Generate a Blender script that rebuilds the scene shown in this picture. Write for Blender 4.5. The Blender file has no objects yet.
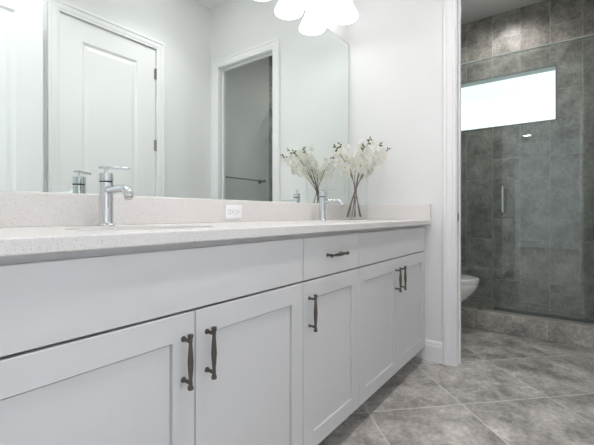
import bpy, bmesh, math, random
from mathutils import Vector, Matrix

C = bpy.context.scene.collection
S = bpy.context.scene
PI = math.pi
random.seed(7)

# ------------------------------------------------------------------ camera, world, exposure
F, HZ, CAMH = 368.0, 214.0, 0.94
TH = math.radians(36.47)
cam = bpy.data.cameras.new('camera')
cam.sensor_width = 36.0
cam.lens = 36.0 * F / 594.0
cam.shift_y = -(222.5 - HZ) / 594.0
cam.clip_start = 0.02
cam_o = bpy.data.objects.new('camera', cam)
cam_o.location = (0, 0, CAMH)
cam_o.rotation_euler = (PI / 2, 0, TH - PI / 2)
C.objects.link(cam_o)
S.camera = cam_o

W = bpy.data.worlds.new('world')
S.world = W
W.use_nodes = True
W.node_tree.nodes['Background'].inputs[0].default_value = (0.75, 0.85, 1.0, 1)
W.node_tree.nodes['Background'].inputs[1].default_value = 0.3

S.view_settings.view_transform = 'Standard'
S.view_settings.look = 'None'
S.view_settings.exposure = 1.05
S.view_settings.gamma = 1.0
S.view_settings.use_curve_mapping = False
S.cycles.max_bounces = 14
S.cycles.diffuse_bounces = 8
S.cycles.glossy_bounces = 8
S.cycles.transparent_max_bounces = 24
S.cycles.sample_clamp_indirect = 6.0
S.cycles.caustics_reflective = True
S.cycles.blur_glossy = 0.3

SHADE_E = 1.7         # frosted glass shades of the vanity lights
AISLE_FILL_E = 30.0         # lens glow of the unseen fill lamps added over the vanity aisle
AISLE_FILL_W = 24.0         # and the beam they throw down
WIN_E = 0.68           # frosted shower window
SHOWER_W = 16.0        # recessed shower light
BED_FILL_E = 7.0       # unseen bedroom window, added as fill through the doorway

# ------------------------------------------------------------------ materials
def mat(name):
    m = bpy.data.materials.new(name)
    m.use_nodes = True
    nt = m.node_tree
    return m, nt, nt.nodes['Principled BSDF'], nt.nodes['Material Output']

def rgb(c):
    return (c[0], c[1], c[2], 1.0)

def simple(name, col, rough=0.5, metal=0.0, var=0.03, scale=6.0, bump=0.0, bscale=200.0, coat=0.0):
    m, nt, b, out = mat(name)
    N, L = nt.nodes, nt.links
    geo = N.new('ShaderNodeNewGeometry')
    nz = N.new('ShaderNodeTexNoise'); nz.inputs['Scale'].default_value = scale; nz.inputs['Detail'].default_value = 4
    L.new(geo.outputs['Position'], nz.inputs['Vector'])
    mx = N.new('ShaderNodeMix'); mx.data_type = 'RGBA'
    mx.inputs[6].default_value = rgb([c * (1 - var) for c in col])
    mx.inputs[7].default_value = rgb([min(1, c * (1 + var)) for c in col])
    L.new(nz.outputs['Fac'], mx.inputs[0])
    L.new(mx.outputs[2], b.inputs['Base Color'])
    b.inputs['Roughness'].default_value = rough
    b.inputs['Metallic'].default_value = metal
    b.inputs['Coat Weight'].default_value = coat
    if bump > 0:
        n2 = N.new('ShaderNodeTexNoise'); n2.inputs['Scale'].default_value = bscale
        L.new(geo.outputs['Position'], n2.inputs['Vector'])
        bp = N.new('ShaderNodeBump'); bp.inputs['Strength'].default_value = bump; bp.inputs['Distance'].default_value = 0.002
        L.new(n2.outputs['Fac'], bp.inputs['Height'])
        L.new(bp.outputs['Normal'], b.inputs['Normal'])
    return m

def tile_mat(name, axis, wid, hgt, offset, anchor, lo, hi, grout, rough, msize=0.0025, nscale=2.2, bumps=0.25, fine=0.25):
    """axis: function building (u, v) from the position sockets; brick width along u, row height along v"""
    m, nt, b, out = mat(name)
    N, L = nt.nodes, nt.links
    geo = N.new('ShaderNodeNewGeometry')
    sep = N.new('ShaderNodeSeparateXYZ'); L.new(geo.outputs['Position'], sep.inputs[0])
    def math_(op, a, bb):
        n = N.new('ShaderNodeMath'); n.operation = op
        for i, v in enumerate((a, bb)):
            if isinstance(v, (int, float)): n.inputs[i].default_value = v
            else: L.new(v, n.inputs[i])
        return n.outputs[0]
    X, Y, Z = sep.outputs
    if axis == 'zy': u, v = Z, Y
    elif axis == 'zx': u, v = Z, X
    elif axis == 'yx': u, v = Y, X
    elif axis == 'yz': u, v = Y, Z
    else:
        r = math.sqrt(0.5)
        u = math_('MULTIPLY', math_('ADD', X, Y), r)
        v = math_('MULTIPLY', math_('SUBTRACT', X, Y), r)
    u = math_('ADD', u, 20 * wid - anchor[0]); v = math_('ADD', v, 20 * hgt - anchor[1])
    cb = N.new('ShaderNodeCombineXYZ'); L.new(u, cb.inputs[0]); L.new(v, cb.inputs[1])
    br = N.new('ShaderNodeTexBrick')
    br.offset = offset; br.offset_frequency = 2; br.squash = 1.0
    br.inputs['Scale'].default_value = 1.0
    br.inputs['Brick Width'].default_value = wid
    br.inputs['Row Height'].default_value = hgt
    br.inputs['Mortar Size'].default_value = msize
    br.inputs['Mortar Smooth'].default_value = 0.1
    br.inputs['Color1'].default_value = (0, 0, 0, 1)
    br.inputs['Color2'].default_value = (1, 1, 1, 1)
    br.inputs['Mortar'].default_value = (0.5, 0.5, 0.5, 1)
    L.new(cb.outputs[0], br.inputs['Vector'])
    # each tile gets its own piece of cloud pattern
    vm = N.new('ShaderNodeVectorMath'); vm.operation = 'MULTIPLY_ADD'
    L.new(br.outputs['Color'], vm.inputs[0]); vm.inputs[1].default_value = (3.1, 5.7, 2.3)
    L.new(geo.outputs['Position'], vm.inputs[2])
    nz = N.new('ShaderNodeTexNoise'); nz.inputs['Scale'].default_value = nscale; nz.inputs['Detail'].default_value = 12
    nz.inputs['Roughness'].default_value = 0.72; nz.inputs['Distortion'].default_value = 0.15
    L.new(vm.outputs[0], nz.inputs['Vector'])
    rp = N.new('ShaderNodeValToRGB')
    rp.color_ramp.elements[0].position = 0.37; rp.color_ramp.elements[0].color = rgb(lo)
    rp.color_ramp.elements[1].position = 0.64; rp.color_ramp.elements[1].color = rgb(hi)
    L.new(nz.outputs['Fac'], rp.inputs[0])
    n3 = N.new('ShaderNodeTexNoise'); n3.inputs['Scale'].default_value = 48; n3.inputs['Detail'].default_value = 6
    L.new(geo.outputs['Position'], n3.inputs['Vector'])
    mr = N.new('ShaderNodeMapRange'); mr.inputs[1].default_value = 0.3; mr.inputs[2].default_value = 0.7
    mr.inputs[3].default_value = 1 - fine; mr.inputs[4].default_value = 1 + fine * .8
    L.new(n3.outputs['Fac'], mr.inputs[0])
    sc = N.new('ShaderNodeVectorMath'); sc.operation = 'SCALE'
    L.new(rp.outputs[0], sc.inputs[0]); L.new(mr.outputs[0], sc.inputs['Scale'])
    mx = N.new('ShaderNodeMix'); mx.data_type = 'RGBA'
    L.new(br.outputs['Fac'], mx.inputs[0]); L.new(sc.outputs[0], mx.inputs[6]); mx.inputs[7].default_value = rgb(grout)
    L.new(mx.outputs[2], b.inputs['Base Color'])
    b.inputs['Roughness'].default_value = rough
    inv = math_('SUBTRACT', 1.0, br.outputs['Fac'])
    bp = N.new('ShaderNodeBump'); bp.inputs['Strength'].default_value = bumps; bp.inputs['Distance'].default_value = 0.002
    L.new(inv, bp.inputs['Height']); L.new(bp.outputs['Normal'], b.inputs['Normal'])
    return m

def quartz():
    m, nt, b, out = mat('quartz')
    N, L = nt.nodes, nt.links
    geo = N.new('ShaderNodeNewGeometry')
    v = N.new('ShaderNodeTexVoronoi'); v.inputs['Scale'].default_value = 520
    L.new(geo.outputs['Position'], v.inputs['Vector'])
    sp = N.new('ShaderNodeSeparateColor'); L.new(v.outputs['Color'], sp.inputs[0])
    rp = N.new('ShaderNodeValToRGB')
    e = rp.color_ramp.elements
    e[0].position = 0.0; e[0].color = (0.63, 0.58, 0.56, 1)
    e[1].position = 1.0; e[1].color = (0.785, 0.765, 0.755, 1)
    k = e.new(0.16); k.color = (0.725, 0.695, 0.68, 1)
    k = e.new(0.4); k.color = (0.76, 0.735, 0.72, 1)
    L.new(sp.outputs[0], rp.inputs[0])
    L.new(rp.outputs[0], b.inputs['Base Color'])
    b.inputs['Roughness'].default_value = 0.22
    return m

def pane_glass(name, tint, edge=0.0, rough=0.0, ior=1.68):
    """thin clear sheet: light passes with a tint, the surface reflects by Fresnel"""
    m, nt, b, out = mat(name)
    N, L = nt.nodes, nt.links
    N.remove(b)
    tr = N.new('ShaderNodeBsdfTransparent'); tr.inputs[0].default_value = rgb(tint)
    gl = N.new('ShaderNodeBsdfGlossy'); gl.inputs['Roughness'].default_value = rough
    gl.inputs[0].default_value = (0.95, 1, 0.98, 1)
    fr = N.new('ShaderNodeFresnel')
    # the sheet is thin: both of its faces reflect like an outer face
    geo = N.new('ShaderNodeNewGeometry')
    mr = N.new('ShaderNodeMapRange'); mr.inputs[3].default_value = ior; mr.inputs[4].default_value = 1.0 / ior
    L.new(geo.outputs['Backfacing'], mr.inputs[0]); L.new(mr.outputs[0], fr.inputs[0])
    mx = N.new('ShaderNodeMixShader')
    L.new(fr.outputs[0], mx.inputs[0]); L.new(tr.outputs[0], mx.inputs[1]); L.new(gl.outputs[0], mx.inputs[2])
    L.new(mx.outputs[0], out.inputs[0])
    return m

def emit(name, col, strength):
    m, nt, b, out = mat(name)
    b.inputs['Base Color'].default_value = (0.8, 0.8, 0.8, 1)
    b.inputs['Emission Color'].default_value = rgb(col)
    b.inputs['Emission Strength'].default_value = strength
    b.inputs['Roughness'].default_value = 0.4
    return m

M = {}
M['wall'] = simple('wall_paint', (0.815, 0.818, 0.82), 0.6, var=0.01, bump=0.05, bscale=260)
M['ceiling'] = simple('ceiling_paint', (0.82, 0.82, 0.82), 0.8, var=0.01)
M['trim'] = simple('trim_paint', (0.86, 0.86, 0.87), 0.35, var=0.01)
M['cab'] = simple('cabinet_paint', (0.665, 0.664, 0.672), 0.38, var=0.012)
M['cab_in'] = simple('cabinet_inside', (0.50, 0.50, 0.51), 0.6, var=0.02)
M['quartz'] = quartz()
M['chrome'] = simple('chrome', (0.66, 0.67, 0.69), 0.05, 1.0, var=0.01)
M['black'] = simple('black_rubber', (0.02, 0.02, 0.02), 0.5)
M['nickel'] = simple('nickel', (0.42, 0.41, 0.39), 0.3, 1.0, var=0.03)
M['bronze'] = simple('dark_bronze', (0.13, 0.115, 0.10), 0.38, 0.9, var=0.15, scale=60)
M['porcelain'] = simple('porcelain', (0.86, 0.86, 0.85), 0.1, var=0.005, coat=0.5)
M['plastic'] = simple('white_plastic', (0.88, 0.88, 0.91), 0.3, var=0.005)
M['slot'] = simple('slot_dark', (0.06, 0.06, 0.07), 0.6)
M['mirror'] = simple('mirror_silver', (0.868, 0.915, 0.888), 0.0, 1.0, var=0.001)
M['mirror_edge'] = simple('mirror_edge', (0.30, 0.36, 0.34), 0.2, 0.3)
M['floor'] = tile_mat('floor_tile', 'diag', 0.481, 0.481, 0.0, (0.234, 0.1131),
                      (0.225, 0.208, 0.193), (0.62, 0.592, 0.56), (0.66, 0.64, 0.61), 0.38, 0.0028, 5.5, fine=0.18)
M['wtile_x'] = tile_mat('wall_tile', 'zy', 0.607, 0.243, 0.33, (0.28, 0.143),
                        (0.26, 0.248, 0.232), (0.62, 0.595, 0.56), (0.80, 0.77, 0.74), 0.35, 0.0017, 6.0)
M['wtile_y'] = tile_mat('wall_tile_side', 'zx', 0.607, 0.243, 0.33, (0.28, 0.02),
                        (0.26, 0.248, 0.232), (0.62, 0.595, 0.56), (0.80, 0.77, 0.74), 0.35, 0.0017, 6.0)
M['curb'] = tile_mat('curb_tile', 'yx', 0.5, 5.0, 0.0, (0.13, 0.3),
                     (0.28, 0.258, 0.24), (0.60, 0.565, 0.53), (0.60, 0.57, 0.55), 0.4, 0.002, 5.0)
M['shfloor'] = tile_mat('shower_floor_tile', 'yx', 0.05, 0.05, 0.0, (0, 0),
                        (0.18, 0.17, 0.16), (0.3, 0.29, 0.27), (0.38, 0.37, 0.35), 0.5, 0.002, 5.0)
M['glass'] = pane_glass('shower_glass', (0.875, 0.905, 0.895))
M['glass_edge'] = simple('glass_edge_glow', (0.88, 0.96, 0.94), 0.2, 0.0, var=0.02)
M['glass_side'] = simple('glass_side_edge', (0.50, 0.60, 0.57), 0.2, var=0.02)
M['sweep'] = simple('grey_vinyl', (0.10, 0.12, 0.115), 0.25, var=0.1)
M['reveal'] = simple('reveal_tile', (0.27, 0.30, 0.295), 0.4)
M['vase'] = pane_glass('vase_glass', (0.99, 0.992, 0.991), ior=1.45)
M['shade'] = emit('frosted_shade', (1.0, 0.985, 0.96), SHADE_E)
M['down'] = emit('aisle_fill_lens', (1.0, 0.97, 0.96), AISLE_FILL_E)
M['bed_down'] = emit('bedroom_downlight_lens', (1.0, 0.97, 0.93), 14.0)
M['win'] = emit('frosted_window_pane', (0.87, 0.98, 1.0), WIN_E)
M['bed_fill'] = emit('bedroom_fill_pane', (0.84, 0.92, 1.0), BED_FILL_E)
M['carpet'] = simple('carpet', (0.45, 0.42, 0.38), 0.95, var=0.1, scale=80, bump=0.4)
M['petal'] = simple('petal', (0.93, 0.925, 0.89), 0.55, var=0.05, scale=40)
M['lip'] = simple('petal_lip', (0.86, 0.80, 0.55), 0.5, var=0.2, scale=90)
M['bud'] = simple('bud_green', (0.13, 0.15, 0.05), 0.5, var=0.4, scale=90)
M['stem'] = simple('stem_brown', (0.15, 0.115, 0.08), 0.6, var=0.3, scale=70)
ge_ = M['glass_edge'].node_tree       # pale translucent strip stands in for light leaving the glass edge
g1_ = ge_.nodes.new('ShaderNodeBsdfTranslucent'); g1_.inputs[0].default_value = (0.92, 1.0, 0.98, 1)
g2_ = ge_.nodes.new('ShaderNodeMixShader'); g2_.inputs[0].default_value = 0.75
ge_.links.new(ge_.nodes['Principled BSDF'].outputs[0], g2_.inputs[1]); ge_.links.new(g1_.outputs[0], g2_.inputs[2])
ge_.links.new(g2_.outputs[0], ge_.nodes['Material Output'].inputs[0])
nt_ = M['petal'].node_tree            # thin petals let some light through
tl_ = nt_.nodes.new('ShaderNodeBsdfTranslucent'); tl_.inputs[0].default_value = (0.95, 0.94, 0.90, 1)
ms_ = nt_.nodes.new('ShaderNodeMixShader'); ms_.inputs[0].default_value = 0.35
nt_.links.new(nt_.nodes['Principled BSDF'].outputs[0], ms_.inputs[1]); nt_.links.new(tl_.outputs[0], ms_.inputs[2])
nt_.links.new(ms_.outputs[0], nt_.nodes['Material Output'].inputs[0])

# ------------------------------------------------------------------ mesh helpers
def obj(name, bm, m, parent=None, smooth=False, angle=None):
    me = bpy.data.meshes.new(name)
    bmesh.ops.recalc_face_normals(bm, faces=bm.faces)
    bm.to_mesh(me); bm.free()
    for k in (m if isinstance(m, (list, tuple)) else [m]):
        me.materials.append(k)
    if smooth:
        for p in me.polygons: p.use_smooth = True
        if angle:
            try: me.set_sharp_from_angle(angle=math.radians(angle))
            except Exception: pass
    o = bpy.data.objects.new(name, me)
    C.objects.link(o)
    if parent: o.parent = parent
    return o

def rel(o, base):
    """shift a mesh made in world coordinates so that its origin sits at its parent's base"""
    o.data.transform(Matrix.Translation(-Vector(base)))
    return o

def tag(o, label, cat, group=None):
    o['label'] = label; o['category'] = cat
    if group: o['group'] = group
    return o

def thing(name, loc, label, cat, group=None):
    o = bpy.data.objects.new(name, None)
    o.empty_display_size = 0.1
    o.location = loc
    C.objects.link(o)
    return tag(o, label, cat, group)

def struct(name, bm, m, parent=None, **k):
    o = obj(name, bm, m, parent, **k)
    if not parent: o['kind'] = 'structure'
    return o

def box(bm, x0, x1, y0, y1, z0, z1, bev=0.0, seg=2, mi=0):
    r = bmesh.ops.create_cube(bm, size=1.0)
    vs = r['verts']
    for v in vs:
        v.co = Vector((x0 + (v.co.x + .5) * (x1 - x0), y0 + (v.co.y + .5) * (y1 - y0), z0 + (v.co.z + .5) * (z1 - z0)))
    fs = set(f for v in vs for f in v.link_faces)
    for f in fs: f.material_index = mi
    if bev > 0:
        es = list(set(e for v in vs for e in v.link_edges))
        bmesh.ops.bevel(bm, geom=es, offset=bev, segments=seg, profile=0.5, affect='EDGES')
    return vs

def boxes(*bs):
    bm = bmesh.new()
    for b in bs: box(bm, *b)
    return bm

def lathe(bm, prof, loc=(0, 0, 0), axis='z', n=32, mi=0, cap=True):
    """prof: list of (radius, height); axis says what 'height' runs along"""
    rings = []
    for r, h in prof:
        ring = []
        for i in range(n):
            a = 2 * PI * i / n
            p = (r * math.cos(a), r * math.sin(a), h)
            if axis == 'x': p = (h, p[0], p[1])
            elif axis == 'y': p = (p[1], h, p[0])
            ring.append(bm.verts.new(Vector(p) + Vector(loc)))
        rings.append(ring)
    for a, b in zip(rings, rings[1:]):
        for i in range(n):
            f = bm.faces.new((a[i], a[(i + 1) % n], b[(i + 1) % n], b[i])); f.material_index = mi
    if cap:
        for r in (rings[0], rings[-1]):
            try: bm.faces.new(r).material_index = mi
            except Exception: pass

def tube(bm, pts, rad, n=10, cap=True, mi=0, flat=None):
    """sweep a circle (or ellipse via flat=(a, b)) along pts; rad is a number or list"""
    pts = [Vector(p) for p in pts]
    rings = []
    up = Vector((0, 0, 1))
    prev = None
    for i, p in enumerate(pts):
        d = (pts[min(i + 1, len(pts) - 1)] - pts[max(i - 1, 0)]).normalized()
        if prev is None:
            ref = up if abs(d.z) < 0.95 else Vector((1, 0, 0))
            a = (ref - d * ref.dot(d)).normalized()
        else:
            a = (prev - d * prev.dot(d)).normalized()
        prev = a
        b = d.cross(a)
        r = rad[i] if isinstance(rad, (list, tuple)) else rad
        fa, fb = flat if flat else (1, 1)
        rings.append([bm.verts.new(p + a * (r * fa * math.cos(2 * PI * k / n)) + b * (r * fb * math.sin(2 * PI * k / n))) for k in range(n)])
    for A, B in zip(rings, rings[1:]):
        for k in range(n):
            bm.faces.new((A[k], A[(k + 1) % n], B[(k + 1) % n], B[k])).material_index = mi
    if cap:
        bm.faces.new(rings[0]).material_index = mi; bm.faces.new(rings[-1]).material_index = mi

def panel_slab(bm, u0, u1, v0, v1, thick, panels, depth, slope, mp, raised=0.0, groove=0.0, both=False, edge=0.0015):
    """a door slab: front at w=0, back at w=thick, recessed panels on the front; mp maps (u,v,w) to the world.
    panels: (a0,a1,b0,b1); slope = width of the sloped side of the recess; raised = centre field lifted back"""
    def side(w0, sgn, pans):
        us = sorted(set([u0 + edge, u1 - edge] + [p[0] for p in pans] + [p[1] for p in pans]))
        vs = sorted(set([v0 + edge, v1 - edge] + [p[2] for p in pans] + [p[3] for p in pans]))
        cache = {}
        def V(u, v, w):
            k = (round(u, 5), round(v, 5), round(w, 5))
            if k not in cache: cache[k] = bm.verts.new(mp(u, v, w))
            return cache[k]
        for a, b in zip(us, us[1:]):
            for c, d in zip(vs, vs[1:]):
                if any(p[0] <= a + 1e-6 and b <= p[1] + 1e-6 and p[2] <= c + 1e-6 and d <= p[3] + 1e-6 for p in pans):
                    continue
                bm.faces.new((V(a, c, w0), V(b, c, w0), V(b, d, w0), V(a, d, w0)))
        for p in pans:
            steps = [(0, 0), (slope, depth)]
            if groove: steps += [(groove, depth), (groove + .0006, depth - .0045)]
            if raised: steps += [(slope + 0.012, depth), (slope + 0.03, depth - raised)]
            prev = None
            for ins, dp in steps:
                r = [(p[0] + ins, p[2] + ins), (p[1] - ins, p[2] + ins), (p[1] - ins, p[3] - ins), (p[0] + ins, p[3] - ins)]
                cur = [V(x, y, w0 + sgn * dp) for x, y in r]
                if prev:
                    for i in range(4):
                        bm.faces.new((prev[i], prev[(i + 1) % 4], cur[(i + 1) % 4], cur[i]))
                prev = cur
            bm.faces.new(prev)
        return V
    side(0, 1, panels)
    # rim, slightly eased, and back
    o = [(u0, v0), (u1, v0), (u1, v1), (u0, v1)]
    i_ = [(u0 + edge, v0 + edge), (u1 - edge, v0 + edge), (u1 - edge, v1 - edge), (u0 + edge, v1 - edge)]
    A = [bm.verts.new(mp(x, y, 0)) for x, y in i_]
    B = [bm.verts.new(mp(x, y, edge)) for x, y in o]
    D = [bm.verts.new(mp(x, y, thick - (edge if both else 0))) for x, y in o]
    for P, Q in ((A, B), (B, D)):
        for k in range(4):
            bm.faces.new((P[k], P[(k + 1) % 4], Q[(k + 1) % 4], Q[k]))
    if both:
        E = [bm.verts.new(mp(x, y, thick)) for x, y in i_]
        for k in range(4):
            bm.faces.new((D[k], D[(k + 1) % 4], E[(k + 1) % 4], E[k]))
        side(thick, -1, panels)
    else:
        bm.faces.new(D)
    bmesh.ops.remove_doubles(bm, verts=bm.verts, dist=1e-5)

CAS = [(0, 0), (0, .009), (.004, .012), (.018, .012), (.022, .0155), (.056, .0165), (.062, .021), (.079, .021), (.083, .018), (.083, 0)]
CAS = [(o * .9, w) for o, w in CAS]
def casing(bm, a0, a1, top, mp):
    rows = []
    for off, w in CAS:
        path = [(a0 - off, 0), (a0 - off, top + off), (a1 + off, top + off), (a1 + off, 0)]
        rows.append([bm.verts.new(mp(a, z, w)) for a, z in path])
    for P, Q in zip(rows, rows[1:] + rows[:1]):
        for k in range(3):
            bm.faces.new((P[k], P[k + 1], Q[k + 1], Q[k]))
    for k in (0, 3):
        bm.faces.new([r[k] for r in rows])

BB = [(0, 0), (.014, 0), (.014, .095), (.010, .108), (.008, .122), (.004, .13), (0, .13)]
def baseboard(bm, a0, a1, mp):
    A = [bm.verts.new(mp(a0, w, z)) for w, z in BB]; B = [bm.verts.new(mp(a1, w, z)) for w, z in BB]
    n = len(BB)
    for k in range(n): bm.faces.new((A[k], A[(k + 1) % n], B[(k + 1) % n], B[k]))
    bm.faces.new(A); bm.faces.new(B)

# ------------------------------------------------------------------ setting
MIR = 1.297           # mirror surface
WB = 1.304            # wall behind the mirror
XE, XE2 = 2.41, 2.49  # wall with the bath opening
XL, XL2 = 0.10, -0.02 # wall with the doorway the picture is taken from
YO = -0.25            # wall facing the vanity
ZC = 2.96
DH = 2.345
XG = 3.36             # shower glass
XS = 4.20             # shower back wall
YB0, YB1 = -0.29, 1.34
OY0, OY1 = -0.125, 0.555  # bath opening
LY0, LY1 = -0.12, 0.68    # doorway on the left
BX, BY0, BY1 = -5.6, -2.2, 3.2

struct('floor', boxes((-0.02, XG + 0.06, YO - .2, WB + .1, -0.05, 0.0)), M['floor'])
struct('floor_bedroom', boxes((BX, -0.02, BY0, BY1, -0.05, -0.001)), M['carpet'])
struct('floor_shower', boxes((XG + .06, XS + .2, YB0 - .1, YB1 + .1, -0.05, 0.03)), M['shfloor'])
struct('ceiling', boxes((BX - .1, XS + .3, BY0 - .1, BY1 + .1, ZC, ZC + .08)), M['ceiling'])
struct('wall_back', boxes((XL, XE, WB, WB + .12, 0, ZC)), M['wall'])
struct('wall_right', boxes((XE, XE2, OY1 + .018, WB + .12, 0, ZC), (XE, XE2, YO - .14, OY0 - .018, 0, ZC),
                           (XE, XE2, OY0 - .018, OY1 + .018, DH + .018, ZC)), M['wall'])
struct('wall_left', boxes((XL2, XL, LY1 + .018, BY1, 0, ZC), (XL2, XL, BY0, LY0 - .018, 0, ZC),
                          (XL2, XL, LY0 - .018, LY1 + .018, DH + .018, ZC)), M['wall'])
DX0, DX1 = 1.074, 1.815
struct('wall_front', boxes((XL, DX0 - .021, YO - .12, YO, 0, ZC), (DX1 + .021, XE, YO - .12, YO, 0, ZC),
                           (DX0 - .021, DX1 + .021, YO - .12, YO, DH + .021, ZC)), M['wall'])
# bath and shower walls
struct('wall_bath_front', boxes((XE2, XG - .02, YB0 - .1, YB0, 0, ZC)), M['wall'])
struct('wall_bath_back', boxes((XE2, XG - .02, YB1, YB1 + .1, 0, ZC)), M['wall'])
struct('wall_shower_front', boxes((XG - .02, XS + .1, YB0 - .1, YB0, 0, ZC)), M['wtile_y'])
struct('wall_shower_back', boxes((XG - .02, XS + .1, YB1, YB1 + .1, 0, ZC)), M['wtile_y'])
WY0, WY1, WZ0, WZ1 = 0.09, 1.22, 1.815, 2.335
struct('wall_shower_end', boxes((XS, XS + .14, YB0, WY0, 0, ZC), (XS, XS + .14, WY1, YB1, 0, ZC),
                                (XS, XS + .14, WY0, WY1, 0, WZ0), (XS, XS + .14, WY0, WY1, WZ1, ZC)), M['wtile_x'])
w1 = struct('window_1', boxes((XS + .115, XS + .125, WY0 + .008, WY1 - .008, WZ0 + .008, WZ1 - .008)), M['win'])
fr = bmesh.new()
for b in ((WY0, WY0 + .012, WZ0, WZ1), (WY1 - .012, WY1, WZ0, WZ1), (WY0, WY1, WZ0, WZ0 + .012), (WY0, WY1, WZ1 - .014, WZ1)):
    box(fr, XS - .004, XS + .135, *b)
struct('window_frame', fr, M['reveal'], w1)
# bedroom shell
struct('wall_bedroom_far', boxes((BX - .1, BX, BY0, BY1, 0, ZC)), M['wall'])
struct('wall_bedroom_front', boxes((BX, XL2, BY0 - .1, BY0, 0, ZC)), M['wall'])
struct('wall_bedroom_back', boxes((BX, -3.2, BY1, BY1 + .1, 0, ZC), (-1.0, XL2, BY1, BY1 + .1, 0, ZC),
                                  (-3.2, -1.0, BY1, BY1 + .1, 0, .8), (-3.2, -1.0, BY1, BY1 + .1, 2.3, ZC)), M['wall'])
struct('fill_window', boxes((-3.2, -1.0, BY1 + .04, BY1 + .05, .8, 2.3)), M['bed_fill'])  # glowing pane added out of view to fill bedroom and doorway with light

# trims: casings, jambs, baseboards
def jamb(bm, x0, x1, y0, y1, top):
    box(bm, x0, x1, y0 - .018, y0, 0, top + .018)
    box(bm, x0, x1, y1, y1 + .018, 0, top + .018)
    box(bm, x0, x1, y0, y1, top, top + .018)
bm = bmesh.new()
casing(bm, OY0 - .004, OY1 + .004, DH + .004, lambda a, z, w: (XE - w, a, z))
t1 = struct('trim_1', bm, M['trim'])
bm = bmesh.new(); jamb(bm, XE, XE2, OY0, OY1, DH)
box(bm, XE + .045, XE + .065, OY1 - .009, OY1, 0, DH); box(bm, XE + .045, XE + .065, OY0, OY0 + .011, 0, DH)
box(bm, XE + .045, XE + .065, OY0 + .011, OY1 - .009, DH - .011, DH)
struct('jamb', bm, M['trim'], t1)
bm = bmesh.new(); box(bm, XE + .008, XE + .036, OY1 - .0025, OY1 + .001, .893, .950, .001)
box(bm, XE + .014, XE + .030, OY1 - .003, OY1, .908, .935, mi=1)
struct('strike_plate', bm, [M['nickel'], M['slot']], t1)
bm = bmesh.new()
casing(bm, OY0 - .004, OY1 + .004, DH + .004, lambda a, z, w: (XE2 + w, a, z))
struct('trim_2', bm, M['trim'])
bm = bmesh.new()
casing(bm, LY0 - .004, LY1 + .004, DH + .004, lambda a, z, w: (XL + w if a > 0 or z > 2.3 else XL + min(w, .012), a, z))
t3 = struct('trim_3', bm, M['trim'])
bm = bmesh.new(); jamb(bm, XL2, XL, LY0, LY1, DH); struct('jamb', bm, M['trim'], t3)
bm = bmesh.new()
casing(bm, DX0 - .002, DX1 + .002, DH + .002, lambda a, z, w: (a, YO + w, z))
t4 = struct('trim_4', bm, M['trim'])
bm = bmesh.new()
box(bm, DX0 - .021, DX0 - .003, YO - .12, YO, 0, DH + .021); box(bm, DX1 + .003, DX1 + .021, YO - .12, YO, 0, DH + .021)
box(bm, DX0 - .003, DX1 + .003, YO - .12, YO, DH + .003, DH + .021)
box(bm, DX0 - .003, DX1 + .003, YO - .055, YO - .045, 0, DH + .003)
struct('jamb', bm, M['trim'], t4)
bm = bmesh.new(); baseboard(bm, OY1 + .079, .765, lambda a, w, z: (XE - w, a, z)); struct('baseboard_right', bm, M['trim'])
bm = bmesh.new()
baseboard(bm, DX1 + .089, XE, lambda a, w, z: (a, YO + w, z)); baseboard(bm, XL, DX0 - .089, lambda a, w, z: (a, YO + w, z))
struct('baseboard_front', bm, M['trim'])
bm = bmesh.new(); baseboard(bm, XE2, XG - .07, lambda a, w, z: (a, YB0 + w, z)); struct('baseboard_bath_front', bm, M['trim'])
bm = bmesh.new(); baseboard(bm, XE2, XG - .07, lambda a, w, z: (a, YB1 - w, z)); struct('baseboard_bath_back', bm, M['trim'])

# closed door on the wall facing the vanity
bm = bmesh.new()
panel_slab(bm, DX0, DX1, .012, DH, .035, [(DX0 + .150, DX1 - .165, 1.02, 2.195), (DX0 + .150, DX1 - .165, .26, .84)],
           .009, .016, lambda u, v, w: (u, YO - .004 - w, v), raised=.005)
d1 = struct('door_1', bm, M['trim'])
for z in (2.137, 1.526, .30):
    bm = bmesh.new()
    lathe(bm, [(.0, -.052), (.004, -.05), (.0065, -.046), (.0065, .046), (.004, .05), (0, .052)], (DX1 + .001, YO + .005, z), n=12)
    box(bm, DX1 - .016, DX1 + .002, YO - .004, YO - .001, z - .045, z + .045)
    struct('hinge', bm, M['nickel'], d1, smooth=True, angle=40)
def lever_set(bm, x, y, z, sx, sy):
    lathe(bm, [(.0, 0), (.026, 0), (.026, .006 * sy), (.011, .009 * sy), (.011, .05 * sy), (0, .05 * sy)], (x, y, z), axis='y', n=24)
    tube(bm, [(x, y + .045 * sy, z), (x + sx * .04, y + .05 * sy, z), (x + sx * .11, y + .045 * sy, z)], [.009, .009, .007], n=10)
bm = bmesh.new(); lever_set(bm, DX0 + .065, YO - .004, .93, 1, 1)
struct('door_handle', bm, M['nickel'], d1, smooth=True, angle=40)

# entry door standing open, parallel to that wall
EX0, EX1, EY = .118, .933, -.125
bm = bmesh.new()
panel_slab(bm, EX0, EX1, .012, DH - .01, .036, [(EX0 + .143, EX1 - .143, 1.02, 2.185), (EX0 + .143, EX1 - .143, .26, .84)],
           .009, .016, lambda u, v, w: (u, EY - w, v), raised=.005, both=True)
d2 = struct('door_2', bm, M['trim'])
bm = bmesh.new(); lever_set(bm, EX1 - .065, EY, .93, -1, 1)
struct('door_handle', bm, M['nickel'], d2, smooth=True, angle=40)

# shower curb
bm = bmesh.new(); box(bm, 3.30, 3.42, YB0, YB1, 0, .145, .004)
struct('trim_5', bm, M['curb'])

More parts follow.
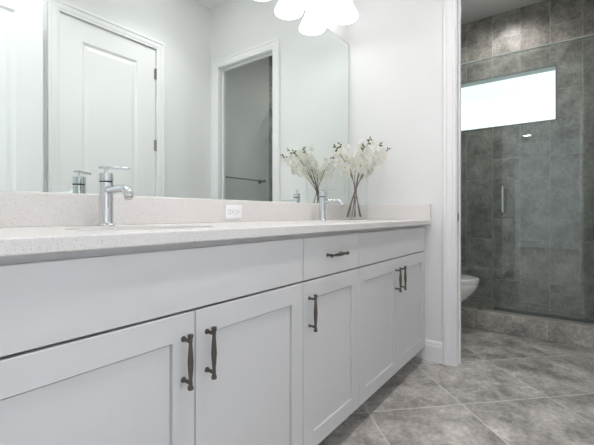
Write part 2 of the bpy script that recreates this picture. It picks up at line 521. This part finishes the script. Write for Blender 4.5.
# ------------------------------------------------------------------ mirror
t = thing('wall_mirror', (1.25, WB, 1.003), 'large frameless mirror on the wall above the white backsplash', 'mirror')
bm = bmesh.new(); box(bm, .13, 2.393, MIR, WB - .0005, 1.0035, 2.184, mi=1)
bm.normal_update()
ff = [f for f in bm.faces if f.normal.y < -.5]
r = bmesh.ops.inset_region(bm, faces=ff, thickness=.0045, depth=0, use_even_offset=True)
for f in r['faces']: f.material_index = 0 if f.calc_center_median().z < 1.006 else 1
ff[0].material_index = 0
for v in bm.verts:
    if v.co.y < MIR + 1e-4 and (v.co.x > 2.3929 or v.co.x < .1301 or v.co.z > 2.1839): v.co.y += .0015
rel(obj('mirror_glass', bm, [M['mirror'], M['mirror_edge']], t), t.location)

# ------------------------------------------------------------------ vanity
YF, YC = .73, .71            # door fronts, counter front edge
ZT, ZU = .902, .8735         # counter top and underside
ZF0, ZF1, ZD1, ZD0 = .711, .857, .705, .105

def pull_bm():
    """bar pull 0.126 long along z, posts 0.096 apart, standing off along -y; origin on the door face"""
    bm = bmesh.new()
    so = -.027
    lathe(bm, [(.0, -.064), (.0064, -.0637), (.0070, -.0615), (.0066, -.058), (.0048, -.0525), (.0042, -.045), (.0045, -.037),
               (.0060, -.02), (.0073, 0), (.0060, .02), (.0045, .037), (.0042, .045), (.0048, .0525), (.0066, .058), (.0070, .0615),
               (.0064, .0637), (0, .064)], (0, so, 0), n=14)
    for z in (-.048, .048):
        lathe(bm, [(0, 0), (.0068, 0), (.0068, -.002), (.0046, -.005), (.0042, -.014), (.0050, -.024), (.0040, -.030), (0, -.031)], (0, 0, z), axis='y', n=14)
    return bm
pull_mesh = None
def add_pull(parent, base, x, z, horiz=False):
    global pull_mesh
    if pull_mesh is None:
        o = obj('handle', pull_bm(), M['bronze'], parent, smooth=True, angle=50); pull_mesh = o.data
    else:
        o = bpy.data.objects.new('handle', pull_mesh); C.objects.link(o); o.parent = parent
    o.location = Vector((x, YF, z)) - Vector(base)
    if horiz: o.rotation_euler = (0, PI / 2, 0)
    return o

def shaker(parent, base, x0, x1, z0, z1, name='door'):
    bm = bmesh.new()
    panel_slab(bm, x0, x1, z0, z1, .019, [(x0 + .062, x1 - .062, z0 + .062, z1 - .062)], .011, .0004, lambda u, v, w: (u, YF + w, v), groove=.0035)
    return rel(obj(name, bm, M['cab'], parent), base)
def slab(parent, base, x0, x1, name):
    bm = bmesh.new(); box(bm, x0, x1, YF, YF + .019, ZF0, ZF1, .0015)
    return rel(obj(name, bm, M['cab'], parent), base)
def cabinet(x0, x1, label):
    base = ((x0 + x1) / 2, 1.0, 0)
    t = thing('vanity_cabinet', base, label, 'cabinet', 'white vanity cabinets')
    y0, y1 = YF + .0195, WB - .003
    bm = boxes((x0, x0 + .018, y0, y1, .1, ZU - .0005), (x1 - .018, x1, y0, y1, .1, ZU - .0005), (x0 + .018, x1 - .018, y0, y1, .1, .118),
               (x0 + .018, x1 - .018, y1 - .012, y1, .118, ZU - .0005),
               (x0 + .018, x1 - .018, y0, y0 + .018, .84, ZU - .0005))
    rel(obj('carcass', bm, M['cab'], t), base)
    rel(obj('toe_kick', boxes((x0, x1, .825, .84, 0, .1)), M['cab'], t), base)
    return t, base
XA, XB, XC_, XD = .118, 1.0245, 1.4386, 2.345
SPL, SPR = .5725, 1.890
g = .0016
tl, bl = cabinet(XA, XB, 'left white vanity cabinet with the widest blank panel and two doors, nearest the viewer')
slab(tl, bl, XA + g, XB - g, 'false_front')
d = shaker(tl, bl, XA + g, SPL - g, ZD0, ZD1); add_pull(d, bl, SPL - .035, .598)
d = shaker(tl, bl, SPL + g, XB - g, ZD0, ZD1); add_pull(d, bl, SPL + .035, .598)
tc, bc = cabinet(XB, XC_, 'narrow middle vanity cabinet with one pull drawer over a single door')
dr = slab(tc, bc, XB + g, XC_ - g, 'drawer'); add_pull(dr, bc, (XB + XC_) / 2 - .004, .786, True)
d = shaker(tc, bc, XB + g, XC_ - g, ZD0, ZD1); add_pull(d, bc, XB + .035, .598)
tr_, br_ = cabinet(XC_, XD, 'far right vanity cabinet with blank top panel and two doors, beside the baseboard')
slab(tr_, br_, XC_ + g, XD - g, 'false_front')
d = shaker(tr_, br_, XC_ + g, SPR - g, ZD0, ZD1); add_pull(d, br_, SPR - .035, .598)
d = shaker(tr_, br_, SPR + g, XD - g, ZD0, ZD1); add_pull(d, br_, SPR + .035, .598)
bm = boxes((XD + .0005, XE - .0005, YF + .03, YF + .048, .1, ZU - .0005), (XD + .0005, XE - .0005, .825, .84, 0, .1))
rel(obj('filler', bm, M['cab'], tr_), br_)

# countertop with two sink cut-outs
FX = (.588, 1.883); FY = 1.2
SNK = [(FX[0] - .004, .955), (1.885, .955)]
def ellipse_counter():
    bm = bmesh.new(); box(bm, XL + .002, XE - .002, YC, WB - .001, ZU, ZT, .003)
    o = obj('countertop', bm, M['quartz'])
    for cx, cy in SNK:
        b2 = bmesh.new(); lathe(b2, [(1, -.1), (1, .1)], n=56)
        for v in b2.verts: v.co = Vector((cx + v.co.x * .205, cy + v.co.y * .145, .89 + v.co.z))
        c = obj('cutter', b2, M['quartz'])
        md = o.modifiers.new('cut', 'BOOLEAN'); md.object = c; md.operation = 'DIFFERENCE'; md.solver = 'EXACT'
        bpy.context.view_layer.update()
        me = bpy.data.meshes.new_from_object(o.evaluated_get(bpy.context.evaluated_depsgraph_get()))
        o.modifiers.clear(); o.data = me
        bpy.data.objects.remove(c)
    return o
ct = ellipse_counter()
tag(ct, 'long speckled off-white quartz countertop with backsplash over the white cabinets', 'countertop')
bm = bmesh.new(); box(bm, XL + .002, XE - .0005, MIR - .02, WB - .0005, ZT + .0002, 1.003, .0015)
obj('backsplash', bm, M['quartz'], ct)
bm = bmesh.new(); box(bm, XE - .021, XE - .0005, YC, MIR - .0205, ZT + .0002, 1.003, .0015)
obj('side_splash', bm, M['quartz'], ct)

for (cx, cy), lab in zip(SNK, ('white undermount basin below the near chrome faucet on the left', 'white undermount basin below the far chrome faucet by the vase')):
    bm = bmesh.new()
    prof = [(.235, -.0005), (.215, -.0005), (.212, -.02), (.20, -.07), (.165, -.115), (.10, -.135), (.02, -.138), (.02, -.150), (.11, -.148), (.18, -.125), (.215, -.075), (.226, -.02), (.235, -.012), (.235, -.0005)]
    lathe(bm, prof, (0, 0, 0), n=48, cap=False)
    for v in bm.verts: v.co.y *= .72
    s = obj('sink', bm, M['porcelain'], None, smooth=True, angle=50)
    s.location = (cx, cy, ZU)
    tag(s, lab, 'sink', 'undermount sinks')
    bm = bmesh.new(); lathe(bm, [(0, 0), (.024, 0), (.026, .003), (.0, .005)], (0, 0, -.138), n=24)
    obj('drain', bm, M['chrome'], s, smooth=True, angle=40)

# ------------------------------------------------------------------ faucets
def make_faucet(x, y, label):
    t = thing('faucet', (x, y, ZT), label, 'faucet', 'single lever chrome faucets')
    bm = bmesh.new()
    lathe(bm, [(0, .0003), (.0265, .0003), (.0265, .004), (.0225, .008), (.0213, .012), (.0213, .1395)], n=40)
    obj('body', bm, M['chrome'], t, smooth=True, angle=40)
    bm = bmesh.new(); lathe(bm, [(.0198, .1393), (.0198, .1440)], n=36); obj('gasket', bm, M['black'], t, smooth=True, angle=40)
    bm = bmesh.new()
    lathe(bm, [(.0213, .1438), (.0216, .146), (.0216, .166), (.0205, .1695), (.0, .1705)], n=40)
    obj('cap', bm, M['chrome'], t, smooth=True, angle=40)
    # spout towards the basin
    pts = [(0, -.012, .114), (0, -.05, .1145), (0, -.09, .1155), (0, -.112, .114), (0, -.126, .109), (0, -.134, .100), (0, -.138, .088)]
    bm = bmesh.new(); tube(bm, pts, [.0125, .0125, .0125, .0128, .0132, .0135, .0135], n=24)
    sp = obj('spout', bm, M['chrome'], t, smooth=True, angle=50)
    bm = bmesh.new(); tube(bm, [(0, -.1375, .0895), (0, -.1395, .083)], .0115, n=20); obj('aerator', bm, M['nickel'], sp, smooth=True, angle=50)
    # lever
    dx, dy = .80, -.60
    bm = bmesh.new()
    lathe(bm, [(.0, .170), (.0055, .170), (.0045, .176), (.0048, .1835), (0, .184)], n=16)
    obj('lever_post', bm, M['chrome'], t, smooth=True, angle=40)
    bm = bmesh.new()
    L0, L1, w = -.022, .072, .0105
    n = 8
    top, bot = [], []
    out = []
    for i in range(n + 1):
        a = PI / 2 + PI * i / n
        out.append((L0 + w + w * math.cos(a), w * math.sin(a)))
    for i in range(n + 1):
        a = -PI / 2 + PI * i / n
        out.append((L1 - w * .7 + w * .7 * math.cos(a), w * .7 * math.sin(a)))
    A = [bm.verts.new((p * dx - q * dy, p * dy + q * dx, .1835)) for p, q in out]
    B = [bm.verts.new((p * dx - q * dy, p * dy + q * dx, .1905)) for p, q in out]
    m_ = len(out)
    for k in range(m_): bm.faces.new((A[k], A[(k + 1) % m_], B[(k + 1) % m_], B[k]))
    bm.faces.new(A); bm.faces.new(B)
    bmesh.ops.bevel(bm, geom=[e for e in bm.edges if abs(e.verts[0].co.z - e.verts[1].co.z) < 1e-5], offset=.0015, segments=2, affect='EDGES')
    obj('lever', bm, M['chrome'], t, smooth=True, angle=40)
    return t
make_faucet(FX[0], FY, 'near chrome single-lever faucet on the left part of the countertop')
make_faucet(FX[1], FY, 'far chrome single-lever faucet just left of the flower vase')

# ------------------------------------------------------------------ outlet
ox, oz, oy = 1.2195, .950, MIR - .02
t = thing('wall_outlet', (ox, oy, oz), 'white double power outlet set sideways in the backsplash', 'outlet')
bm = bmesh.new(); box(bm, -.052, .052, -.0055, -.0003, -.032, .032, .002); obj('cover_plate', bm, M['plastic'], t)
for sx in (-.0205, .0205):
    bm = bmesh.new(); box(bm, sx - .0165, sx + .0165, -.0075, -.005, -.0145, .0145, .003)
    r = obj('receptacle', bm, M['plastic'], t)
    bm = bmesh.new()
    for dz in (-.0065, .0065): box(bm, sx - .0075, sx + .0005, -.0079, -.0068, dz - .0013, dz + .0013)
    lathe(bm, [(0, -.0079), (.0026, -.0079), (.0026, -.0068)], (sx + .0085, 0, 0), axis='y', n=12)
    obj('slots', bm, M['slot'], r)

# ------------------------------------------------------------------ vanity lights
def vanity_light(cx, label):
    ys, zr = 1.172, 2.212
    base = (cx, WB, zr + .2)
    t = thing('vanity_light', base, label, 'light', 'three-shade vanity lights')
    bm = bmesh.new(); box(bm, cx - .12, cx + .12, WB - .025, WB - .0005, zr + .15, zr + .27, .008)
    rel(obj('back_plate', bm, M['nickel'], t), base)
    bm = bmesh.new(); tube(bm, [(cx - .30, ys, zr + .215), (cx + .30, ys, zr + .215)], .009, n=12)
    for s in (-.06, .06): tube(bm, [(cx + s, WB - .02, zr + .215), (cx + s, ys, zr + .215)], .007, n=10)
    rel(obj('arm', bm, M['nickel'], t, smooth=True, angle=40), base)
    for s in (-.262, 0, .262):
        bm = bmesh.new(); lathe(bm, [(0, .218), (.02, .218), (.024, .19), (.024, .15), (0, .15)], (cx + s, ys, zr), n=20)
        hd = rel(obj('socket', bm, M['nickel'], t, smooth=True, angle=40), base)
        bm = bmesh.new()
        lathe(bm, [(.026, .155), (.034, .150), (.041, .125), (.055, .085), (.073, .045), (.087, .017), (.0905, .006), (.089, 0),
                   (.0855, .002), (.083, .017), (.069, .045), (.051, .085), (.037, .125), (.030, .146)], (cx + s, ys, zr), n=40, cap=False)
        rel(obj('lamp_shade', bm, M['shade'], t, smooth=True), base)
vanity_light(1.838, 'wall light with glowing white bell shades above the mirror near the vase')
vanity_light(.5725, 'wall light with white bell shades above the mirror over the left sink')

def beam(parent, watts, cone, blend, col):
    sd = bpy.data.lights.new('downlight_beam', 'SPOT'); sd.energy = watts; sd.spot_size = math.radians(cone); sd.spot_blend = blend
    sd.shadow_soft_size = .05; sd.color = col
    so = bpy.data.objects.new('downlight_beam', sd); so.location = (0, 0, -.015); C.objects.link(so); so.parent = parent

def downlight(x, y, label, m, r=.06, group='recessed ceiling lights'):
    t = thing('ceiling_light', (x, y, ZC), label, 'light', group)
    bm = bmesh.new(); lathe(bm, [(r + .018, -.0005), (r + .018, -.004), (r, -.006), (r, -.0005)], n=32, cap=False)
    obj('trim_ring', bm, M['trim'], t, smooth=True, angle=40)
    bm = bmesh.new(); lathe(bm, [(0, -.003), (r, -.003), (r, -.001), (0, -.001)], n=32)
    obj('diffuser', bm, m, t)
    return t
beam(downlight(.75, .26, 'added unseen fill light over the left part of the vanity aisle', M['down']), AISLE_FILL_W, 116, 1.0, (1, .972, .965))  # both aisle lamps are unseen, added to brighten the vanity room
beam(downlight(1.75, .26, 'added unseen fill light over the right part of the vanity aisle', M['down']), AISLE_FILL_W, 116, 1.0, (1, .972, .965))
downlight(-4.4, .87, 'recessed bedroom ceiling light mirrored as a small spot in the shower glass', M['bed_down'], .09)
t = thing('ceiling_light', (3.80, .48, ZC), 'recessed ceiling light in the shower washing down the tiles', 'light', 'recessed ceiling lights')
bm = bmesh.new(); lathe(bm, [(.078, -.0005), (.078, -.004), (.06, -.006), (.06, -.0005)], n=32, cap=False)
obj('trim_ring', bm, M['trim'], t, smooth=True, angle=40)
beam(t, SHOWER_W, 160, 1.0, (1, .96, .91))

# ------------------------------------------------------------------ shower glass
def pane(name, parent, base, y0, y1, z0, z1, mats):
    bm = bmesh.new(); box(bm, XG - .005, XG + .005, y0, y1, z0, z1 - .009, mi=2)
    bm.normal_update()
    for f in bm.faces:
        if abs(f.normal.x) > .5: f.material_index = 0
    box(bm, XG - .0045, XG + .0045, y0, y1, z1 - .009, z1, .0012, 1, mi=1)     # pale top strip imitating the bright glow of the edge
    return rel(obj(name, bm, mats, parent), base)
GZ = 2.222
JY = .4965
base = (XG, .9, .145)
t = thing('shower_panel', base, 'fixed clear glass shower panel standing on the tiled curb behind the toilet', 'glass panel')
pane('glass', t, base, JY + .003, YB1 - .004, .150, GZ, [M['glass'], M['glass_edge'], M['glass_side']])
bm = bmesh.new(); box(bm, XG - .012, XG - .0055, JY + .08, JY + .11, .1455, .19, .001); box(bm, XG + .0055, XG + .012, JY + .08, JY + .11, .1455, .19, .001)
rel(obj('clamp', bm, M['nickel'], t), base)
bm = bmesh.new(); box(bm, XG - .008, XG + .008, JY + .003, YB1 - .003, .1453, .1495)
rel(obj('channel', bm, M['nickel'], t), base)
base = (XG, .2, .145)
DY0 = -.282
t = thing('shower_door', base, 'clear glass shower door with a vertical chrome handle', 'shower door')
pane('glass', t, base, DY0, JY - .003, .162, GZ, [M['glass'], M['glass_edge'], M['glass_side']])
bm = bmesh.new(); box(bm, XG - .007, XG + .007, DY0, JY - .003, .160, .185, .002)
rel(obj('door_sweep', bm, M['sweep'], t), base)
bm = bmesh.new(); box(bm, XG - .013, XG + .010, DY0, JY - .003, .1452, .158, .002)
rel(obj('threshold', bm, M['nickel'], t), base)
hy, hz0, hz1 = .420, .948, 1.152
bm = bmesh.new()
for s in (-1, 1):
    xo = XG + s * .006
    pts = [(xo, hy, hz0)]
    for i in range(7):
        a = PI / 2 * i / 6
        pts.append((xo + s * (.045 + .018 * math.sin(a)), hy, hz0 + .018 - .018 * math.cos(a)))
    for i in range(7):
        a = PI / 2 * i / 6
        pts.append((xo + s * (.045 + .018 * math.cos(a)), hy, hz1 - .018 + .018 * math.sin(a)))
    pts.append((xo, hy, hz1))
    tube(bm, pts, .0125, n=16)
    for z in (hz0, hz1): lathe(bm, [(0, 0), (.014, 0), (.014, .005 * s), (0, .005 * s)], (XG + s * .0055, hy, z), axis='x', n=18)
rel(obj('handle', bm, M['chrome'], t, smooth=True, angle=45), base)
for z in (.5, 1.85):
    bm = bmesh.new(); box(bm, XG - .013, XG - .0055, DY0 - .006, DY0 + .055, z - .045, z + .045, .001); box(bm, XG + .0055, XG + .013, DY0 - .006, DY0 + .055, z - .045, z + .045, .001)
    rel(obj('hinge', bm, M['chrome'], t), base)
# ------------------------------------------------------------------ towel bar
base = (2.88, YB0, 1.318)
t = thing('towel_bar', base, 'slim metal towel bar on the bath wall, seen through the mirrored doorway', 'towel bar')
bm = bmesh.new(); tube(bm, [(2.56, YB0 + .07, 1.318), (3.195, YB0 + .07, 1.318)], .008, n=14)
rel(obj('bar', bm, M['nickel'], t, smooth=True, angle=40), base)
for x in (2.58, 3.175):
    bm = bmesh.new(); lathe(bm, [(0, .0005), (.027, .0005), (.027, .007), (.012, .012), (.011, .062), (.015, .066), (.015, .082), (0, .084)], (x, YB0, 1.318), axis='y', n=22)
    rel(obj('post', bm, M['nickel'], t, smooth=True, angle=40), base)

# ------------------------------------------------------------------ toilet (faces -y)
TX, TY, TZ = 3.05, .548, .452     # centre line, front tip, seat top
base = (TX, .95, 0)
t = thing('toilet', base, 'white toilet, front of its bowl showing past the door casing', 'toilet')
def egg(bm, specs, n=36):
    """rings (z, front y, back y, half width) with an elongated egg outline"""
    rings = []
    for z, yf, yb, hw in specs:
        ring = []
        ln = yb - yf
        cy = yf + ln * .55
        for i in range(n):
            a = 2 * PI * i / n
            c, s = math.cos(a), math.sin(a)
            y = cy + (c * ln * .45 if c > 0 else c * ln * .55)
            x = hw * math.copysign(abs(s) ** .9, s)
            ring.append(bm.verts.new((TX + x, y, z)))
        rings.append(ring)
    for A, B in zip(rings, rings[1:]):
        for i in range(n): bm.faces.new((A[i], A[(i + 1) % n], B[(i + 1) % n], B[i]))
    bm.faces.new(rings[0]); bm.faces.new(rings[-1])
f0 = TY
bm = bmesh.new()
egg(bm, [(.0, f0 + .17, f0 + .68, .115), (.02, f0 + .165, f0 + .68, .118), (.06, f0 + .19, f0 + .66, .105), (.14, f0 + .20, f0 + .64, .10),
         (.21, f0 + .17, f0 + .62, .112), (.27, f0 + .105, f0 + .58, .138), (.33, f0 + .045, f0 + .53, .165), (.375, f0 + .012, f0 + .50, .178), (.41, f0 + .004, f0 + .49, .182), (.42, f0 + .012, f0 + .485, .176)])
rel(obj('bowl', bm, M['porcelain'], t, smooth=True, angle=60), base)
bm = bmesh.new(); egg(bm, [(.4205, f0 + .002, f0 + .48, .182), (.424, f0 - .002, f0 + .48, .186), (.432, f0 - .002, f0 + .48, .186), (.434, f0 + .002, f0 + .478, .183)])
rel(obj('seat', bm, M['porcelain'], t, smooth=True, angle=40), base)
bm = bmesh.new(); egg(bm, [(.4355, f0 + .001, f0 + .478, .183), (.439, f0 - .003, f0 + .48, .187), (.447, f0 - .002, f0 + .48, .186), (.452, f0 + .010, f0 + .472, .176), (.454, f0 + .04, f0 + .45, .15)])
rel(obj('lid', bm, M['porcelain'], t, smooth=True, angle=40), base)
bm = bmesh.new(); box(bm, TX - .20, TX + .20, 1.10, 1.30, .43, .76, .02, 3)
rel(obj('tank', bm, M['porcelain'], t, smooth=True, angle=40), base)
bm = bmesh.new(); box(bm, TX - .21, TX + .21, 1.09, 1.31, .762, .80, .008, 3)
rel(obj('tank_lid', bm, M['porcelain'], t, smooth=True, angle=40), base)
bm = bmesh.new(); box(bm, TX - .12, TX + .12, 1.02, 1.25, .38, .43, .01)
rel(obj('tank_shelf', bm, M['porcelain'], t), base)

# ------------------------------------------------------------------ vase and orchids
VX, VY = 2.205, 1.142
v = bmesh.new()
lathe(v, [(0, .0004), (.066, .0004), (.069, .004), (.0705, .02), (.0725, .16), (.0735, .300), (.072, .302), (.0705, .300), (.0695, .16), (.0675, .024), (.062, .016), (0, .016)], n=56, cap=False)
for q in v.verts: q.co.x *= 1.1; q.co.y *= 1.1
bmesh.ops.remove_doubles(v, verts=v.verts, dist=1e-6)
vs = obj('glass_vase', v, M['vase'], None, smooth=True, angle=60)
vs.location = (VX, VY, ZT)
tag(vs, 'clear round glass vase holding white orchid stems on the countertop', 'vase')

def blossom_mesh(seed):
    rnd = random.Random(seed)
    bm = bmesh.new()
    def petal(ang, ln, wd, lift, mi=0):
        rows = []
        for i, (u, wf) in enumerate(((.06, .25), (.3, .75), (.6, 1.0), (.85, .75), (1.0, .22))):
            row = []
            for j in (-1, -.5, 0, .5, 1):
                x = ln * u
                y = wd * wf * j
                z = lift * ln * (u ** 1.6) - wd * .35 * (1 - j * j) * (1 - u) + rnd.uniform(-.0008, .0008)
                row.append(bm.verts.new((x * math.cos(ang) - y * math.sin(ang), x * math.sin(ang) + y * math.cos(ang), z)))
            rows.append(row)
        for A, B in zip(rows, rows[1:]):
            for j in range(4): bm.faces.new((A[j], A[j + 1], B[j + 1], B[j])).material_index = mi
    for k in range(3): petal(PI / 2 + k * 2 * PI / 3 + rnd.uniform(-.1, .1), .026, .0085, rnd.uniform(.1, .35))
    for k in (0, 1): petal(PI * k + rnd.uniform(-.1, .1) + (.25 if k == 0 else -.25), .028, .0155, rnd.uniform(.15, .4))
    petal(-PI / 2 + .2, .011, .005, 1.0, 1); petal(-PI / 2 - .5, .008, .004, 1.2, 1)
    lathe(bm, [(0, .009), (.0022, .008), (.003, .003), (.0015, -.004)], n=8, mi=0, cap=False)
    me = bpy.data.meshes.new('blossom'); bm.to_mesh(me); bm.free()
    me.materials.append(M['petal']); me.materials.append(M['lip'])
    for p in me.polygons: p.use_smooth = True
    return me
BL = [blossom_mesh(i) for i in range(5)]
def bud_mesh():
    bm = bmesh.new(); lathe(bm, [(0, -.006), (.0028, -.004), (.0042, 0), (.0034, .004), (0, .0075)], n=10, cap=False)
    me = bpy.data.meshes.new('bud'); bm.to_mesh(me); bm.free(); me.materials.append(M['bud'])
    for p in me.polygons: p.use_smooth = True
    return me
BUD = bud_mesh()

def orchid(dx, dy, h, label, seed, nb):
    rnd = random.Random(seed)
    # foot of the stem leans the other way inside the vase, crossing near the middle
    ln = math.hypot(dx, dy)
    fx, fy = -dx / ln * .061, -dy / ln * .061
    t = thing('orchid_stem', (VX + fx, VY + fy, ZT + .0185), label, 'flower', 'white orchids in the glass vase')
    cx, cy, cz = rnd.uniform(-.008, .008), rnd.uniform(-.008, .008), .19
    P0, P1, P2 = Vector((0, 0, 0)), Vector((cx - fx, cy - fy, cz)), Vector((dx - fx, dy - fy, h - .0185))
    mid = P1 + (P2 - P1) * .5 + Vector((-dx, -dy, 0)) * .14 + Vector((rnd.uniform(-.012, .012), rnd.uniform(-.012, .012), .02))
    pts = []
    for i in range(6): pts.append(P0.lerp(P1, i / 6))
    for i in range(13):
        s = i / 12
        pts.append(P1 * (1 - s) ** 2 + mid * (2 * s * (1 - s)) + P2 * s * s)
    rad = [.0036 - .0020 * i / (len(pts) - 1) for i in range(len(pts))]
    bm = bmesh.new(); tube(bm, pts, rad, n=8)
    obj('stalk', bm, M['stem'], t, smooth=True)
    n = len(pts)
    def at(s):
        f = s * (n - 1); i = min(int(f), n - 2)
        return pts[i].lerp(pts[i + 1], f - i), (pts[i + 1] - pts[i]).normalized()
    side0 = rnd.uniform(0, 6.28)
    for k in range(nb):
        s = .65 + .27 * k / max(1, nb - 1)
        p, d = at(s)
        a = side0 + k * 2.4 + rnd.uniform(-.4, .4)
        q = d.orthogonal(); q = Matrix.Rotation(a, 3, d) @ q
        off = q * rnd.uniform(.016, .036) + Vector((0, 0, rnd.uniform(-.01, .008)))
        c = p + off
        wx = VX + fx + c.x; wy = VY + fy + c.y
        if wy > 1.235: c.y -= (wy - 1.235)
        if wx > 2.365: c.x -= (wx - 2.365)
        o = bpy.data.objects.new('blossom', BL[rnd.randrange(5)]); C.objects.link(o); o.parent = t
        nrm = (q + Vector((rnd.uniform(-.4, .1), rnd.uniform(-.7, 0), rnd.uniform(-.3, .35)))).normalized()
        rot = nrm.to_track_quat('Z', 'Y')
        o.location = c; o.rotation_mode = 'QUATERNION'; o.rotation_quaternion = rot
        sc = rnd.uniform(1.1, 1.4) * (1.0 - .25 * k / nb); o.scale = (sc, sc, sc)
    for k in range(5):
        s = .93 + .07 * k / 4
        p, d = at(s)
        q = Matrix.Rotation(side0 + k * 2.1, 3, d) @ d.orthogonal()
        o = bpy.data.objects.new('bud', BUD); C.objects.link(o); o.parent = t
        o.location = p + q * (.007 if k < 4 else .001)
        o.rotation_mode = 'QUATERNION'; o.rotation_quaternion = (d + q).normalized().to_track_quat('Z', 'Y')
        sc = 1.6 - .14 * k; o.scale = (sc, sc, sc)
for a in (
    (-.195, .02, .485, 'white orchid stem leaning left with its tip before the mirror edge', 1, 13),
    (-.285, .0, .455, 'white orchid stem leaning farthest left from the vase along the mirror', 2, 12),
    (-.13, -.165, .505, 'white orchid stem standing tall in the middle of the bouquet', 3, 13),
    (.045, -.165, .50, 'white orchid stem rising tall to the right of the bouquet, second from the right', 4, 13),
    (.11, -.19, .47, 'white orchid stem leaning farthest right towards the bare wall', 5, 13),
    (.10, -.06, .355, 'short low white orchid stem on the right of the bouquet', 6, 8),
    (-.21, -.16, .45, 'white orchid stem leaning out front over the countertop, leftmost in the mirror image', 7, 12),
    (.13, .055, .455, 'shorter white orchid stem at the back of the bouquet by the wall corner', 8, 13),
): orchid(*a)
